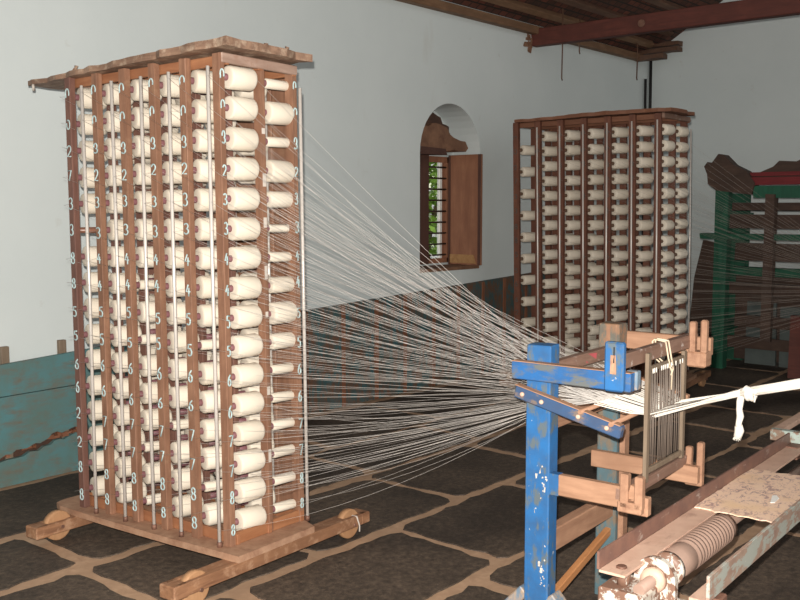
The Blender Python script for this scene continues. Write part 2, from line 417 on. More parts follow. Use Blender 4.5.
for (x, y, z0, z1, rr, lb) in [(5.05, -.3, 2.64, 3.28, .006, 'longest thin stick hanging from the roof near the tie beam'), (5.45, -.25, 2.93, 3.25, .006, 'short hooked wire hanging just right of the tie beam end'), (6.75, -.2, 2.82, 3.2, .007, 'short stick hanging from the roof close to the room corner')]:
    b = MB(); b.tube([(x, y, z1), (x + .006, y, (z0 + z1) / 2), (x, y, z0 + .02), (x + .012, y, z0)], rr, 6)
    tag(b.build('hanging_stick', M['purlin_dark']), lb, 'stick', 'sticks hanging from the roof')
for (x, z0, z1, rr, lb) in [(7.33, .006, 2.9, .016, 'left black pipe in the room corner above the rear creel'), (7.45, .006, 3.15, .018, 'right black pipe in the room corner rising to the roof')]:
    b = MB(); b.tube([(x, -.03, z0), (x + .01, -.03, (z0 + z1) / 2), (x - .02, -.03, z1)], rr, 8)
    tag(b.build('corner_pipe', M['black']), lb, 'pipe', 'pipes in the room corner')

# window
win = empty('window_1', loc=(NC, ND, OZ0)); win['kind'] = 'structure'
def wbuild(mb, name, m, parent=win):
    o = mb.build(name, m); o.parent = parent; o.matrix_parent_inverse = Matrix.Translation((-NC, -ND, -OZ0)); return o
f = MB()
f.box(OX0, OX0 + .05, .285, .32, OZ0, OZ1); f.box(OX1 - .03, OX1, .285, .32, OZ0, OZ1); f.box(OX0, OX1, .285, .32, OZ1 - .05, OZ1); f.box(OX0, OX1, .285, .32, OZ0, OZ0 + .04)
wbuild(f, 'window_frame', M['shutter'])
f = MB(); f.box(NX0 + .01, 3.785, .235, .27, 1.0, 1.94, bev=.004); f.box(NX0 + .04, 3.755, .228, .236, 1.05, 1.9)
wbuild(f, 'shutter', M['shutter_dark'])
f = MB(); f.box(4.115, 4.145, -.07, .275, .985, 1.945, bev=.004)
sh = wbuild(f, 'shutter', M['shutter'])
f = MB(); f.prism([(4.108, -.03, 1.0), (4.108, .26, 1.0), (4.108, .26, 1.075), (4.108, .0, 1.075)], (.008, 0, 0)); o = f.build('worn_edge', M['pale_wood']); o.parent = sh
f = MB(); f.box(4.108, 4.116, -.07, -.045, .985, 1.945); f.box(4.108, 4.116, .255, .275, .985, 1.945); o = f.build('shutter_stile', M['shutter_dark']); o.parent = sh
for k in range(9):
    z = OZ0 + .07 + k * .096
    f = MB(); f.tube([(3.74, .3, z), (4.12, .3, z)], .008, 6); wbuild(f, 'window_bar', M['iron'])
for x in (3.8, 4.115):
    f = MB(); f.tube([(x, .3, OZ0), (x, .3, OZ1)], .009, 6); wbuild(f, 'window_bar', M['iron'])
f = MB(); f.box(4.035, 4.065, .312, .325, OZ0, OZ1); wbuild(f, 'sunlit_edge_strip', M['sunlit_edge'])  # bright strip: sunlight at the window's outer edge, put into the colour
f = MB(); f.box(4.065, 4.13, .312, .33, OZ0, OZ1); wbuild(f, 'jamb_lining', M['shutter'])
f = MB(); f.box(NX0 - .005, NX1 - .02, -.012, .27, .955, .985, jit=.006); wbuild(f, 'window_sill', M['mud'])
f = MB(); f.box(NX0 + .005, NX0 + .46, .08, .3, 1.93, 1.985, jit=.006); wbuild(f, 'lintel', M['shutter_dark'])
# broken infill over the lintel
def lump(name, pts, y0, y1, m, jit=.01):
    b = MB(); n = len(pts)
    b2 = bmesh.new()
    # densify outline
    dense = []
    for i in range(n):
        a, c = Vector(pts[i]), Vector(pts[(i + 1) % n]); k = max(1, int((c - a).length / .04))
        for j in range(k):
            p = a.lerp(c, j / k); dense.append((p.x + random.uniform(-jit, jit), p.y + random.uniform(-jit, jit)))
    b.prism([(x, y0, z) for x, z in dense], (0, y1 - y0, 0))
    return b.build(name, m)
o = lump('trim_2', [(3.375, 1.99), (3.38, 2.13), (3.5, 2.15), (3.6, 2.17), (3.75, 2.19), (3.86, 2.17), (3.9, 2.1), (4.0, 2.075), (4.12, 2.06), (4.17, 2.0), (4.12, 1.97), (3.95, 1.985), (3.8, 1.965), (3.6, 1.97)], .1, .3, M['mud']); o['kind'] = 'structure'
o = lump('trim_3', [(3.6, 2.16), (3.575, 2.24), (3.61, 2.28), (3.74, 2.285), (3.85, 2.25), (3.87, 2.2), (3.95, 2.17), (3.97, 2.12), (3.9, 2.08)], .16, .3, M['mud_dark']); o['kind'] = 'structure'

# planting outside the window
g = MB(); g.box(-4, 12, .42, 8, -.2, 0.0)
tag(g.build('ground', M['soil']), kind='structure')
shrub = empty('leafy_shrub', loc=(6.5, 2.5, 0)); tag(shrub, 'sunlit green shrub growing outside the barred window', 'shrub')
s = MB()
for k in range(5): s.tube([(0, 0, 0), (random.uniform(-.3, .3), random.uniform(-.3, .3), 1.2), (random.uniform(-.7, .7), random.uniform(-.6, .6), 2.6)], [.05, .035, .012], 7)
s.build('stem', M['bark'], shrub)
s = MB()
for k in range(5200):
    c = Vector((random.gauss(0, .8), random.gauss(0, .5), random.uniform(.2, 3.0)))
    a = Vector((random.gauss(0, 1), random.gauss(0, 1), random.gauss(0, 1))).normalized(); b_ = a.orthogonal().normalized(); L = random.uniform(.06, .11)
    v = [s.bm.verts.new(c + q) for q in (-a * L, b_ * L * .4, a * L, -b_ * L * .4)]
    s.bm.faces.new(v)
s.build('foliage', M['leaf'], shrub)

# turquoise plank partition against the wall (left) and dark turquoise boards (right)
pp = empty('plank_partition', loc=(0, -.03, 0)); tag(pp, 'faded turquoise plank partition with a splintered hole, standing against the wall at left', 'partition')
def topz(x): return .675 + .048 * x if x < 1.2 else .7326 + (x - 1.2) * .0365
b = MB(); b.prism([(-2.6, .0, .475), (.95, .0, .505), (.95, .0, topz(.95)), (-2.6, .0, topz(-2.6))], (0, -.025, 0)); b.build('plank', M['teal_plank'], pp)
b = MB()
hole = [(-.45, .165), (-.2, .175), (-.05, .195), (.06, .235), (.16, .235), (.21, .2)]
b.prism([(-2.6, 0, .006), (.95, 0, .006), (.95, 0, .13), (.5, 0, .2), (.22, 0, .215), (.2, 0, .225), (.15, 0, .21), (.12, 0, .2), (.1, 0, .206), (.07, 0, .205), (.04, 0, .185), (0, 0, .182), (-.03, 0, .165), (-.08, 0, .17), (-.12, 0, .152), (-.16, 0, .15), (-.21, 0, .15), (-.28, 0, .14), (-.45, 0, .12), (-2.6, 0, .11)], (0, -.025, 0)).build('plank', M['teal_plank'], pp)
b = MB(); b.prism([(-2.6, 0, .115), (-.45, 0, .125), (-.28, 0, .15), (-.22, 0, .18), (-.19, 0, .175), (-.16, 0, .195), (-.1, 0, .192), (-.05, 0, .21), (-.02, 0, .205), (.03, 0, .225), (.05, 0, .245), (.08, 0, .252), (.11, 0, .24), (.15, 0, .25), (.19, 0, .26), (.22, 0, .255), (.27, 0, .27), (.3, 0, .2), (.5, 0, .205), (.95, 0, .135), (.95, 0, .5), (-2.6, 0, .47)], (0, -.025, 0)).build('plank', M['teal_plank'], pp)
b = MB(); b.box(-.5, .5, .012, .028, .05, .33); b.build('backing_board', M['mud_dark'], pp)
b = MB()
for k in range(16):
    x_ = -.24 + k * .03; z_ = .165 + (x_ + .24) * .14 + random.uniform(-.012, .02); b.box(x_, x_ + random.uniform(.02, .05), -.012, .01, z_, z_ + random.uniform(.01, .03), jit=.006)
o = b.build('splintered_core', M['rust_strip'], pp); o['kind'] = 'stuff'
for x in (-.185, .15):
    b = MB(); b.box(x - .022, x + .022, .0, .028, .01, .755, bev=.003); b.build('post', M['lath'], pp)
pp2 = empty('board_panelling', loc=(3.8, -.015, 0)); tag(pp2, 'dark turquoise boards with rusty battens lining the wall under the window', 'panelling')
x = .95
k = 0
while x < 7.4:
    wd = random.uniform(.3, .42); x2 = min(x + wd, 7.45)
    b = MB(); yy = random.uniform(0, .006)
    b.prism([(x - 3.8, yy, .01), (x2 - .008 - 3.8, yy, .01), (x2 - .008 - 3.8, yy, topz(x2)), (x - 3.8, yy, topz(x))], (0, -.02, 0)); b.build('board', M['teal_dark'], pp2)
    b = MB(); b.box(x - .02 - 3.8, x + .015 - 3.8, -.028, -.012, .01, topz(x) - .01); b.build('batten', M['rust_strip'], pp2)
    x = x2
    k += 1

# ------------------------------------------------------------------ creels
NEAR = mat4(((0.997966, -0.063019, 0.009667), (0.062802, 0.9978, 0.021258), (-0.010986, -0.020607, 0.999727)), Vector((-0.293214, -1.980342, 0.142996)))
REAR = mat4(((0.995424, -0.094189, -0.016086), (0.094377, 0.995472, 0.011363), (0.014943, -0.012829, 0.999806)), Vector((4.077963, -1.783469, 0.143)))
ZB = .143
ORD = ['first', 'second', 'third', 'fourth', 'fifth', 'sixth', 'seventh', 'eighth', 'ninth', 'tenth', 'eleventh', 'twelfth', 'thirteenth', 'fourteenth', 'fifteenth', 'sixteenth']

# hand painted numerals, strokes in a unit box (0..1, 0..1)
def arc(cx, cy, rx, ry, a0, a1, n=9): return [(cx + rx * math.cos(math.radians(a0 + (a1 - a0) * i / (n - 1))), cy + ry * math.sin(math.radians(a0 + (a1 - a0) * i / (n - 1)))) for i in range(n)]
GL = {'n': [arc(.5, .55, .4, .4, -30, 210) + [(.1, .2)]],
      'c': [arc(.5, .5, .4, .45, 130, -200)],
      'e': [arc(.5, .68, .34, .3, 200, -60) + arc(.5, .24, .4, .22, 90, -150)],
      '2': [arc(.5, .7, .38, .28, 170, -30) + [(.12, .05), (.9, .05)]],
      '3': [arc(.45, .74, .36, .24, 150, -90) + arc(.45, .26, .42, .25, 90, -150)],
      '4': [[(.55, .98), (.12, .4), (.9, .4)], [(.66, .72), (.62, .02)]],
      '5': [[(.85, .95), (.25, .95), (.2, .58)] + arc(.48, .32, .38, .3, 110, -140)],
      '6': [[(.72, .98), (.35, .75)] + arc(.48, .3, .34, .29, 160, -210, 12)],
      '7': [[(.1, .92), (.9, .95), (.35, .02)]],
      '8': [arc(.5, .73, .3, .24, -90, 270, 12), arc(.5, .25, .36, .25, 90, 450, 12)]}
def numeral(mb, g, mp, r=.0032):
    j = lambda: random.uniform(-.05, .05)
    sx, sy, ox, oy = 1 + j() * 2, 1 + j() * 2, j(), j()
    for st in GL[g]:
        pts = [mp(.5 + (u - .5) * sx + ox, .5 + (v - .5) * sy + oy) for u, v in st]
        mb.tube(pts, r, 5)

CODES = ['n', 'n', 'e', '2', '3', '3', '4', '4', '5', '5', '6', '6', '7', '7', '8', '8']
CODES_END = ['n', 'c', '2', '7', '3', '3', '8', '8', '5', '5', '6', '6', '2', '2', '8', '8']

def make_creel(name, label, mtx, ncol, pitch, xs, W, ztop, near, zr0, dz):
    base_m = mtx @ Matrix.Translation((0, 0, -ZB))
    root = empty(name, matrix=base_m); tag(root, label, 'creel', 'yarn creels on wooden trolleys')
    L = (ncol - 1) * pitch
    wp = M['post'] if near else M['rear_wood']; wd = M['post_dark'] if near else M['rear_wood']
    xr = [0, xs, W]
    for i in range(ncol):
        for q in range(3):
            x0 = (0, xs - .004, W - .03)[q]; dx = (.029, .027, .03)[q]
            if not near: dx = .034; x0 = (0, xs - .004, W - .034)[q]
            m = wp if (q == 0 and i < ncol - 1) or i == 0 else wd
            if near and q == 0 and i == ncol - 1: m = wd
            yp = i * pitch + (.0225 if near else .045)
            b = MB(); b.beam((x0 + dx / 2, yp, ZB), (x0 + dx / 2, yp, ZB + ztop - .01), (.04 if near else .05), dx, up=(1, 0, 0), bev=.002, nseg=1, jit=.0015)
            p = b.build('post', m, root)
            if q == 0:
                for k in range(16):
                    nb = MB()
                    z = ZB + zr0 - k * dz + random.uniform(-.012, .006)
                    g = (CODES_END if i == ncol - 1 else CODES)[k]
                    h = .048 if near else .04; wdt = .032
                    if i == 0: mp = lambda u, v: (.003 + u * (dx - .006), yp - .0215, z - h / 2 + v * h)
                    else: mp = lambda u, v: (-.001, yp + wdt / 2 - u * wdt, z - h / 2 + v * h)
                    numeral(nb, g, mp, .0034 if near else .0025)
                    nb.build('painted_numeral', M['mark'] if near else M['loom_grey'], p)
            elif q == 2 and i == 0 and near:
                for k in range(16):
                    nb = MB()
                    z = ZB + zr0 - k * dz + random.uniform(-.01, .01); h = .046
                    numeral(nb, CODES[k], lambda u, v: (x0 + .004 + u * .023, .0015, z - h / 2 + v * h), .0034)
                    nb.build('painted_numeral', M['mark'], p)
            elif q == 1 and i == 0 and near:
                for z in (.34, .62, .93, 1.12, 1.33, 1.45, 1.7):
                    nb = MB(); zz = ZB + z + random.uniform(-.05, .05); hh = random.uniform(.01, .028)
                    nb.box(x0 + .004, x0 + random.uniform(.016, .03), .0012, .004, zz - hh, zz + hh)
                    nb.build('paint_dab', M['white_mark'], p)
    if near:
        for y, wd_ in ((.15, .105), (.265, .09), (.36, .1), (.475, .085), (.57, .1)):
            b = MB(); b.box(.55, .58, y, y + wd_, ZB, ZB + ztop - .01, bev=.003, jit=.002); b.build('back_plank', M['post'], root)
    # rails
    for x, m in ((.02, 'rail_y'), (xs, 'rail_y'), (W - .015, 'rail_y')):
        mm = M[m] if near else M['rear_rail']
        b = MB(); b.box(x + .015 if x < .1 else x - .012, x + .033 if x < .1 else x + .012, 0, L + .04, ZB + ztop - .052, ZB + ztop - .012, bev=.002); b.build('top_rail', mm, root)
        b = MB(); b.box(x + .015 if x < .1 else x - .012, x + .033 if x < .1 else x + .012, 0, L + .04, ZB, ZB + .045, bev=.002); b.build('bottom_rail', mm, root)
    for i in (0, ncol - 1):
        y = i * pitch + (.006 if i == 0 else .04)
        b = MB(); b.box(.01, W, y - .01, y + .012, ZB + ztop - .046, ZB + ztop - .008, bev=.003); b.build('top_rail', M['pink_rail'] if near else M['loom_rail'], root)
        b = MB(); b.box(.02, W - .02, y + .0, y + .02, ZB, ZB + .05, bev=.003); b.build('bottom_rail', M['rail_x'] if near else M['rear_rail'], root)
    # rough top board
    b = MB()
    xa, xb, ya, yb = -.025, W + (.006 if near else -.07), -.07, L + (.35 if near else .06)
    nx, ny = 6, 26; vt = {}; vb = {}
    for a in range(nx + 1):
        for c in range(ny + 1):
            x = xa + (xb - xa) * a / nx; y = ya + (yb - ya) * c / ny
            if a == 0 and near: x += .05 * (c / ny) ** 3 + random.uniform(-.008, .008)
            if a == nx: x += random.uniform(-.02, .01)
            if a == 0: x += random.uniform(-.012, .006)
            if c in (0, ny): y += random.uniform(-.02, .012)
            z = random.uniform(-.003, .004) + (.014 * math.sin(y * 2.6 + 1.6) if near else .008 * math.sin(y * 4))
            vt[a, c] = b.bm.verts.new((x, y, ZB + ztop + .02 + z)); vb[a, c] = b.bm.verts.new((x, y, ZB + ztop - .006 + z * .6))
    for a in range(nx):
        for c in range(ny):
            b.bm.faces.new((vt[a, c], vt[a + 1, c], vt[a + 1, c + 1], vt[a, c + 1])); b.bm.faces.new((vb[a, c], vb[a, c + 1], vb[a + 1, c + 1], vb[a + 1, c]))
    for c in range(ny):
        b.bm.faces.new((vt[0, c + 1], vb[0, c + 1], vb[0, c], vt[0, c])); b.bm.faces.new((vt[nx, c], vb[nx, c], vb[nx, c + 1], vt[nx, c + 1]))
    for a in range(nx):
        b.bm.faces.new((vt[a, 0], vb[a, 0], vb[a + 1, 0], vt[a + 1, 0])); b.bm.faces.new((vt[a + 1, ny], vb[a + 1, ny], vb[a, ny], vt[a, ny]))
    b.build('top_board', M['topboard'] if near else M['rear_rail'], root)
    if near:
        b = MB(); b.tube([(.03, L + .33, ZB + ztop + .0), (.025, L + .31, ZB + ztop - .035), (.0, L + .28, ZB + ztop - .04), (-.01, L + .265, ZB + ztop - .02)], .006, 6); b.build('wire_hook', M['white_mark'], root)
        b = MB()
        for x, y, h in ((.0, .05, .022), (.18, -.06, .02), (.3, -.06, .025), (.02, .95, .02), (.35, .02, .02)):
            b.tube([(x, y, ZB + ztop + .02), (x + .01, y - .01, ZB + ztop + .03 + h * .5), (x + .005, y, ZB + ztop + .02 + h)], [.009, .007, .004], 5)
        b.build('splinter', M['topboard'], root)
    # guide rods
    if near:
        ys = [.045, .273, .446, .638, .845]
        rods = [(-.019, y) for y in ys] + [(W + .006, -.01), (W + .012, .2), (W + .012, .4)]
    else:
        rods = [(-.019, y + .04) for y in [i * pitch for i in range(ncol - 1)]] + [(W + .02, 0)]
    for (x, y) in rods:
        top = ztop - (.06 if x < 0 else .1)
        b = MB(); b.tube([(x, y, ZB + .001), (x + random.uniform(-.003, .003), y + random.uniform(-.004, .004), ZB + 1), (x, y, ZB + top)], .0075 if near else .0065, 8)
        rd = b.build('guide_rod', M['conduit'], root)
        b = MB(); b.tube([(x, y, ZB), (x, y, ZB + .022)], .011, 8); b.build('rod_socket', M['rust'], rd)
    # base board and trolley
    b = MB()
    yb = L + .2
    poly = [(-.055, -.1), (-.062, .3), (-.058, .7), (-.045, L + .13), (-.02, yb - .01), (.03, yb + .01), (W + .02, yb), (W + .14, L * .6), (W + .14, .16), (W + .01, .04), (W + .01, .02), (W - .04, -.09)]
    b.prism([(x, y, ZB - .027) for x, y in poly], (0, 0, .027)); b.build('base_board', M['base_y'], root)
    for y0, xa, xb in ((-.05, -.37, .80 + W - .46), (L + .035, -.255, .78 + W - .46)):
        b = MB(); ha, hb = ZB - .078, ZB - .028
        b.box(xa + .16, xb - .16, y0 - .04, y0 + .04, ha, hb, bev=.004, jit=.002)
        for sx in (-1, 1):
            b.box(xa + .02, xb - .02, y0 + sx * .03 - .0115, y0 + sx * .03 + .011, ha, hb, bev=.003)
        b.box(xa, xa + .07, y0 - .043, y0 + .043, ha - .004, hb, bev=.005); b.box(xb - .06, xb, y0 - .043, y0 + .043, ha, hb, bev=.005)
        bb = b.build('trolley_beam', M['base'], root)
        for xc in (xa + .13, xb - .11):
            # rest the wheel on the floor: world z = 0.005
            pw = base_m @ Vector((xc, y0, 0)); zc = .0665 + .0055 - pw.z
            b = MB(); b.lathe([(-.0165, .061), (-.0145, .0665), (.0145, .0665), (.0165, .061)], 'Y', (xc, y0, zc), 24)
            wh = b.build('wheel', M['wheel'], bb)
            b = MB(); b.tube([(xc, y0 - .046, zc), (xc, y0 + .046, zc)], .008, 8); b.build('axle', M['rust'], wh)
    if near:
        b = MB(); x = .68; b.tube([(x, -.095, ZB - .03), (x, -.05, ZB - .03), (x, -.0, ZB - .035)], .004, 5); b.tube([(x, -.094, ZB - .03), (x + .015, -.097, ZB - .075), (x + .01, -.1, ZB - .1)], .0035, 5)
        b.build('tied_string', M['white_mark'], root)
    return root, base_m

# ---- bobbins
def yarn_profile(r, L, x0):
    e = min(.0085, r * .3); g = min(.012, r * .35)
    return [(x0, r * .42), (x0 + .0015, r - e), (x0 + e * .45, r - e * .35), (x0 + e * 1.1, r), (x0 + L - g * 1.1, r), (x0 + L - g * .4, r - g * .35), (x0 + L - .002, r - g), (x0 + L, r * .4)]
proto = {}
def bobbin_mesh(kind):
    if kind in proto: return proto[kind]
    size, rear, short = kind
    X0 = .018 if short else (.026 if rear else .038)
    L = {'full': .124, 'part': .124, 'thin': .118, 'empty': .0, 'coil': .1}[size]; rr = {'full': .0468, 'part': .034, 'thin': .021, 'empty': 0, 'coil': .0165}[size]
    if short: L *= 1.03
    if rear: L *= 1.12; rr *= .87
    ym = None
    if size != 'empty':
        b = MB(); 
        if size == 'coil': b.lathe([(X0 + i * .0125 + (0, .006)[h], .0125 + .006 * h) for i in range(9) for h in (0, 1)], 'X', n=14)
        else: b.lathe(yarn_profile(rr, L, X0), 'X', n=24)
        o = b.build('yarn', M['yarn']); ym = o.data; bpy.data.objects.remove(o)
    b = MB(); tl = X0 + .008 if size != 'empty' else .17
    b.lathe([(0, .011), (.0015, .0138), (tl, .0145), (tl + .001, .004)], 'X', n=14)
    o = b.build('tube', M['copper_tube'] if size == 'empty' else (M['tube_dark'] if rear else M['tube'])); tm = o.data; bpy.data.objects.remove(o)
    proto[kind] = (ym, tm); return proto[kind]

def put_bobbin(mtx, X, Y, Z, ang, size, rear, label, group, short=False):
    ym, tm = bobbin_mesh((size, rear, short))
    root = bpy.data.objects.new('yarn_bobbin', None); col.objects.link(root); root.empty_display_size = .03
    root.matrix_world = mtx @ Matrix.Translation((X, Y, Z)) @ Matrix.Rotation(ang, 4, 'Z') @ Matrix.Rotation(random.uniform(-.015, .015), 4, 'Y')
    tag(root, label, 'bobbin', group)
    if ym:
        o = bpy.data.objects.new('yarn', ym); col.objects.link(o); o.parent = root
    o = bpy.data.objects.new('tube', tm); col.objects.link(o); o.parent = root

P, ZR0, DZ, XS, W = .1908, 1.8654, .1193, .224, .438
near, near_m = make_creel('yarn_creel', 'tall near wooden creel full of cream bobbins, posts painted with numerals, left foreground', NEAR, 6, P, XS, W, 1.955, True, ZR0, DZ)
PR, ZR0R, DZR, XSR, WR = .1971, 1.927, .1193, .32, .62
rear, rear_m = make_creel('yarn_creel', 'dark red-brown rear creel of cream bobbins standing behind the blue stand near the corner', REAR, 7, PR, XSR, WR, 2.055, False, ZR0R, DZR)

SZ = {'full': 'full', 'part': 'half-used', 'thin': 'nearly used-up', 'empty': 'bare copper-coloured', 'coil': 'stripped coil-wound'}
thin1 = {(3, 7), (3, 9), (1, 9), (3, 13), (3, 15), (2, 12), (1, 14)}
corner2 = ['thin', 'full', 'thin', 'full', 'part', 'coil', 'thin', 'part', 'full', 'part', 'thin', 'thin', 'thin', 'thin', 'thin', 'thin']
starts = []
for i in range(6):
    for k in range(16):
        z = ZR0 - k * DZ
        ang = math.radians(-6 if i == 0 else -17)
        y = i * P + (.056 if i == 0 else .046); xo = .068 if i == 0 else .03
        s1 = 'empty' if (i, k) == (5, 5) else ('thin' if (i, k) in thin1 else 'full')
        pos = ORD[5 - i] if i else 'corner'
        noun = 'tube' if s1 == 'empty' else 'yarn bobbin'
        put_bobbin(NEAR, xo, y, z, ang, s1, False, f"{SZ[s1]} {noun} on near creel, {ORD[k]} row down, front rank, {pos} post{' from left' if i else ''}", 'bobbins on the near creel', i == 0)
        starts.append((xo, y, z, i, 0, k))
        s2 = corner2[k] if i == 0 else random.choices(['full', 'part', 'thin'], [.72, .1, .18])[0]
        y2 = i * P + (.056 if i == 0 else .05)
        put_bobbin(NEAR, XS + .056, y2, z, ang, s2, False, f"{SZ[s2]} yarn bobbin on near creel, {ORD[k]} row down, back rank, {pos} post{' from left' if i else ''}", 'bobbins on the near creel', i == 0)
        starts.append((XS + .056, y2, z, i, 1, k))
rstuff = MB()
for i in range(7):
    n = 16 if i in (3, 4, 5) else 14
    if i == 6:
        for k in range(10):
            put_bobbin(REAR, .035, i * PR + .03, ZR0R - .1 - k * .178, math.radians(-24), 'full', True, f"cream yarn bobbin on rear creel, {ORD[k]} down in the sparse leftmost column", 'bobbins on the rear creel')
        continue
    for k in range(n):
        pos = ORD[6 - i] if i else 'corner'
        put_bobbin(REAR, .035, i * PR + .03, ZR0R - k * DZR, math.radians(-8 if i == 0 else -24), 'full', True, f"cream yarn bobbin on rear creel, {ORD[k]} row down, front rank, {pos} post{' from left' if i else ''}", 'bobbins on the rear creel')
for k in range(14):
    put_bobbin(REAR, .05 + XSR - .012, .03, ZR0R - k * DZR, math.radians(-8), 'full', True, f"cream yarn bobbin on rear creel, {ORD[k]} row down, right end column of narrow side", 'bobbins on the rear creel')
for i in range(1, 6):
    for k in range(16):
        if random.random() < .3: continue
        m = Matrix.Translation((.05 + XSR, i * PR + .03, ZR0R - k * DZR)) @ Matrix.Rotation(math.radians(-17), 4, 'Z')
        b2 = bmesh.new(); me, _ = bobbin_mesh((random.choice(['full', 'part', 'thin']), True, False)); b2.from_mesh(me)
        rstuff._merge(b2, 0, REAR @ m)
tag(rstuff.build('yarn_bobbin', M['yarn']), 'cream bobbins half hidden in the back rank inside the rear creel', 'bobbin', kind='stuff')

# pegs carrying the bobbins: one fixed set per creel
def pegs(root, starts, ln):
    b = MB()
    for (x, y, z, a, l) in starts:
        d = Vector((math.cos(a), math.sin(a), 0))
        b.tube([Vector((x, y, z + ZB)) + d * .012, Vector((x, y, z + ZB)) + d * l], .004, 5)
    o = b.build('peg', M['iron'], root); o['kind'] = 'stuff'
pegs(near, [(x, y, z, math.radians(-6 if i == 0 else -17), .135) for x, y, z, i, r_, k in starts], 0)
pegs(rear, [(.05 + q * (XSR - .012), i * PR + .03, ZR0R - k * DZR, math.radians(-8 if i == 0 else -17), .15) for i in range(6) for k in range(16) for q in (0, 1)], 0)

# ------------------------------------------------------------------ blue reed stand
ST = Matrix.Translation((0, -3.259, 0)) @ Matrix.Rotation(math.radians(3), 4, 'Z')
st = empty('reed_stand', matrix=ST); tag(st, 'blue painted two-post wooden reed stand gathering the threads, right of centre', 'stand')
def sb(mb, name, m, parent=st): return mb.build(name, m, parent)
b = MB(); b.box(0, .064, 0, .092, 0, 1.043, bev=.004, jit=.0015); pA = sb(b, 'post', M['blue'])
b = MB(); b.box(.535, .6, 0, .08, 0, 1.06, bev=.004, jit=.0015); pD = sb(b, 'post', M['teal_post']); tag(pD, 'grey-blue post with a worn brown top')
b = MB(); b.box(.555, .6, -.022, .0, .0, .8, bev=.003); sb(b, 'batten', M['loom_wood'], pD)
b = MB(); b.box(.5325, .603, -.0025, .0825, .93, 1.0625, bev=.004, jit=.001); wt = sb(b, 'worn_top', M['worn_top'], pD)
b = MB(); b.box(.5315, .536, .035, .052, .95, 1.058, jit=.002); b.box(.5335, .536, .002, .012, .95, 1.058, jit=.002); b.box(.54, .6, -.0015, .002, .85, 1.058, jit=.001); sb(b, 'worn_patch', M['loom_wood'], pD)
# feet
for X in (.032,):
    b = MB(); b.box(X - .04, X + .04, -.2, .3, 0.004, .07, bev=.005); f = sb(b, 'foot_beam', M['pale_blue'])
    for s_ in (-1, 1):
        y0 = .0 if s_ < 0 else .092
        b = MB(); b.beam((X, y0 + s_ * .0, .19), (X, y0 + s_ * .12, .06), .06, .04, bev=.004); sb(b, 'foot_brace', M['pale_blue'], f)
# upper arms
b = MB(); b.box(-.035, 0, -.293, .128, .928, .987, bev=.003); aB = sb(b, 'arm', M['blue_y'])
b = MB(); b.box(-.035, .0, -.292, .126, .9865, .989); sb(b, 'dust', M['loom_wood_y'], aB)
b = MB(); b.box(-.062, -.036, -.28, -.216, .93, 1.085, bev=.006); fk = sb(b, 'fork', M['blue'], aB)
b = MB(); b.box(-.064, -.06, -.252, -.248, 1.02, 1.07); sb(b, 'groove_shade', M['black'], fk)  # raised black strip stands in for the shade inside the slot
b = MB(); b.box(-.0645, -.06, -.256, -.238, .985, 1.045, jit=.002); sb(b, 'bare_patch', M['loom_wood'], fk)
b = MB(); b.box(.0, .03, -.3, -.262, .93, .99, bev=.003); sb(b, 'end_block', M['pale_blue'], aB)
b = MB(); b.box(.6, .63, -.32, .06, .965, 1.03, bev=.003); aD = sb(b, 'arm', M['loom_wood_y']); tag(aD, 'bare wooden upper arm')
b = MB(); b.box(.535, .6, -.326, -.255, .93, .985, bev=.006)
b.box(.535, .565, -.285, -.262, .98, 1.092, bev=.005); b.box(.535, .565, -.326, -.303, .98, 1.1, bev=.006); sb(b, 'fork', M['loom_wood'], aD)
# diagonal braces
b = MB(); b.beam((-.02, .115, .886), (-.02, -.264, .797), .03, .042, up=(0, 0, 1), bev=.004); dg = sb(b, 'diagonal_brace', M['navy_y'])
b = MB(); b.beam((-.02, .113, .9085), (-.02, -.262, .8195), .028, .003, bev=0); sb(b, 'dust', M['loom_wood_y'], dg)
for t_ in (.08, .27, .62, .88):
    y = .115 - .379 * t_; z = .886 - .089 * t_
    b = MB(); b.lathe([(-.008, .004), (-.006, .0075), (0, .0085)], 'X', (-.034, y, z), 10); sb(b, 'bolt', M['rust_light'], dg)
b = MB(); b.beam((.548, -.02, .865), (.548, -.262, .806), .026, .04, bev=.003); sb(b, 'diagonal_brace', M['loom_wood_y'])
# lower arms
b = MB(); b.box(0.002, .03, -.262, .0, .547, .617, bev=.003); aK = sb(b, 'arm', M['loom_wood_y'])
b = MB(); b.box(.0, .032, -.035, .0, .546, .618); sb(b, 'blue_end', M['blue'], aK)
b = MB(); b.box(-.03, .0, -.335, -.255, .545, .58, bev=.004); b.box(-.03, .0, -.29, -.262, .56, .668, bev=.004); b.box(-.03, .0, -.337, -.31, .56, .665, bev=.004)
b.box(.0, .03, -.345, -.262, .535, .595, bev=.003); sb(b, 'fork', M['loom_wood'], aK)
b = MB(); b.prism([(-.02, -.31, .59), (-.02, -.285, .59), (-.02, -.296, .635), (-.02, -.312, .63)], (.018, 0, 0)); sb(b, 'wedge', M['loom_wood_y'], aK)
b = MB(); b.box(.505, .535, -.32, .092, .515, .578, bev=.003); aK2 = sb(b, 'arm', M['loom_wood_y'])
b = MB(); b.box(.535, .565, -.325, -.262, .5, .55, bev=.004); b.box(.535, .565, -.325, -.303, .54, .66, bev=.004); b.box(.535, .56, -.285, -.262, .54, .64, bev=.004); sb(b, 'fork', M['loom_wood'], aK2)
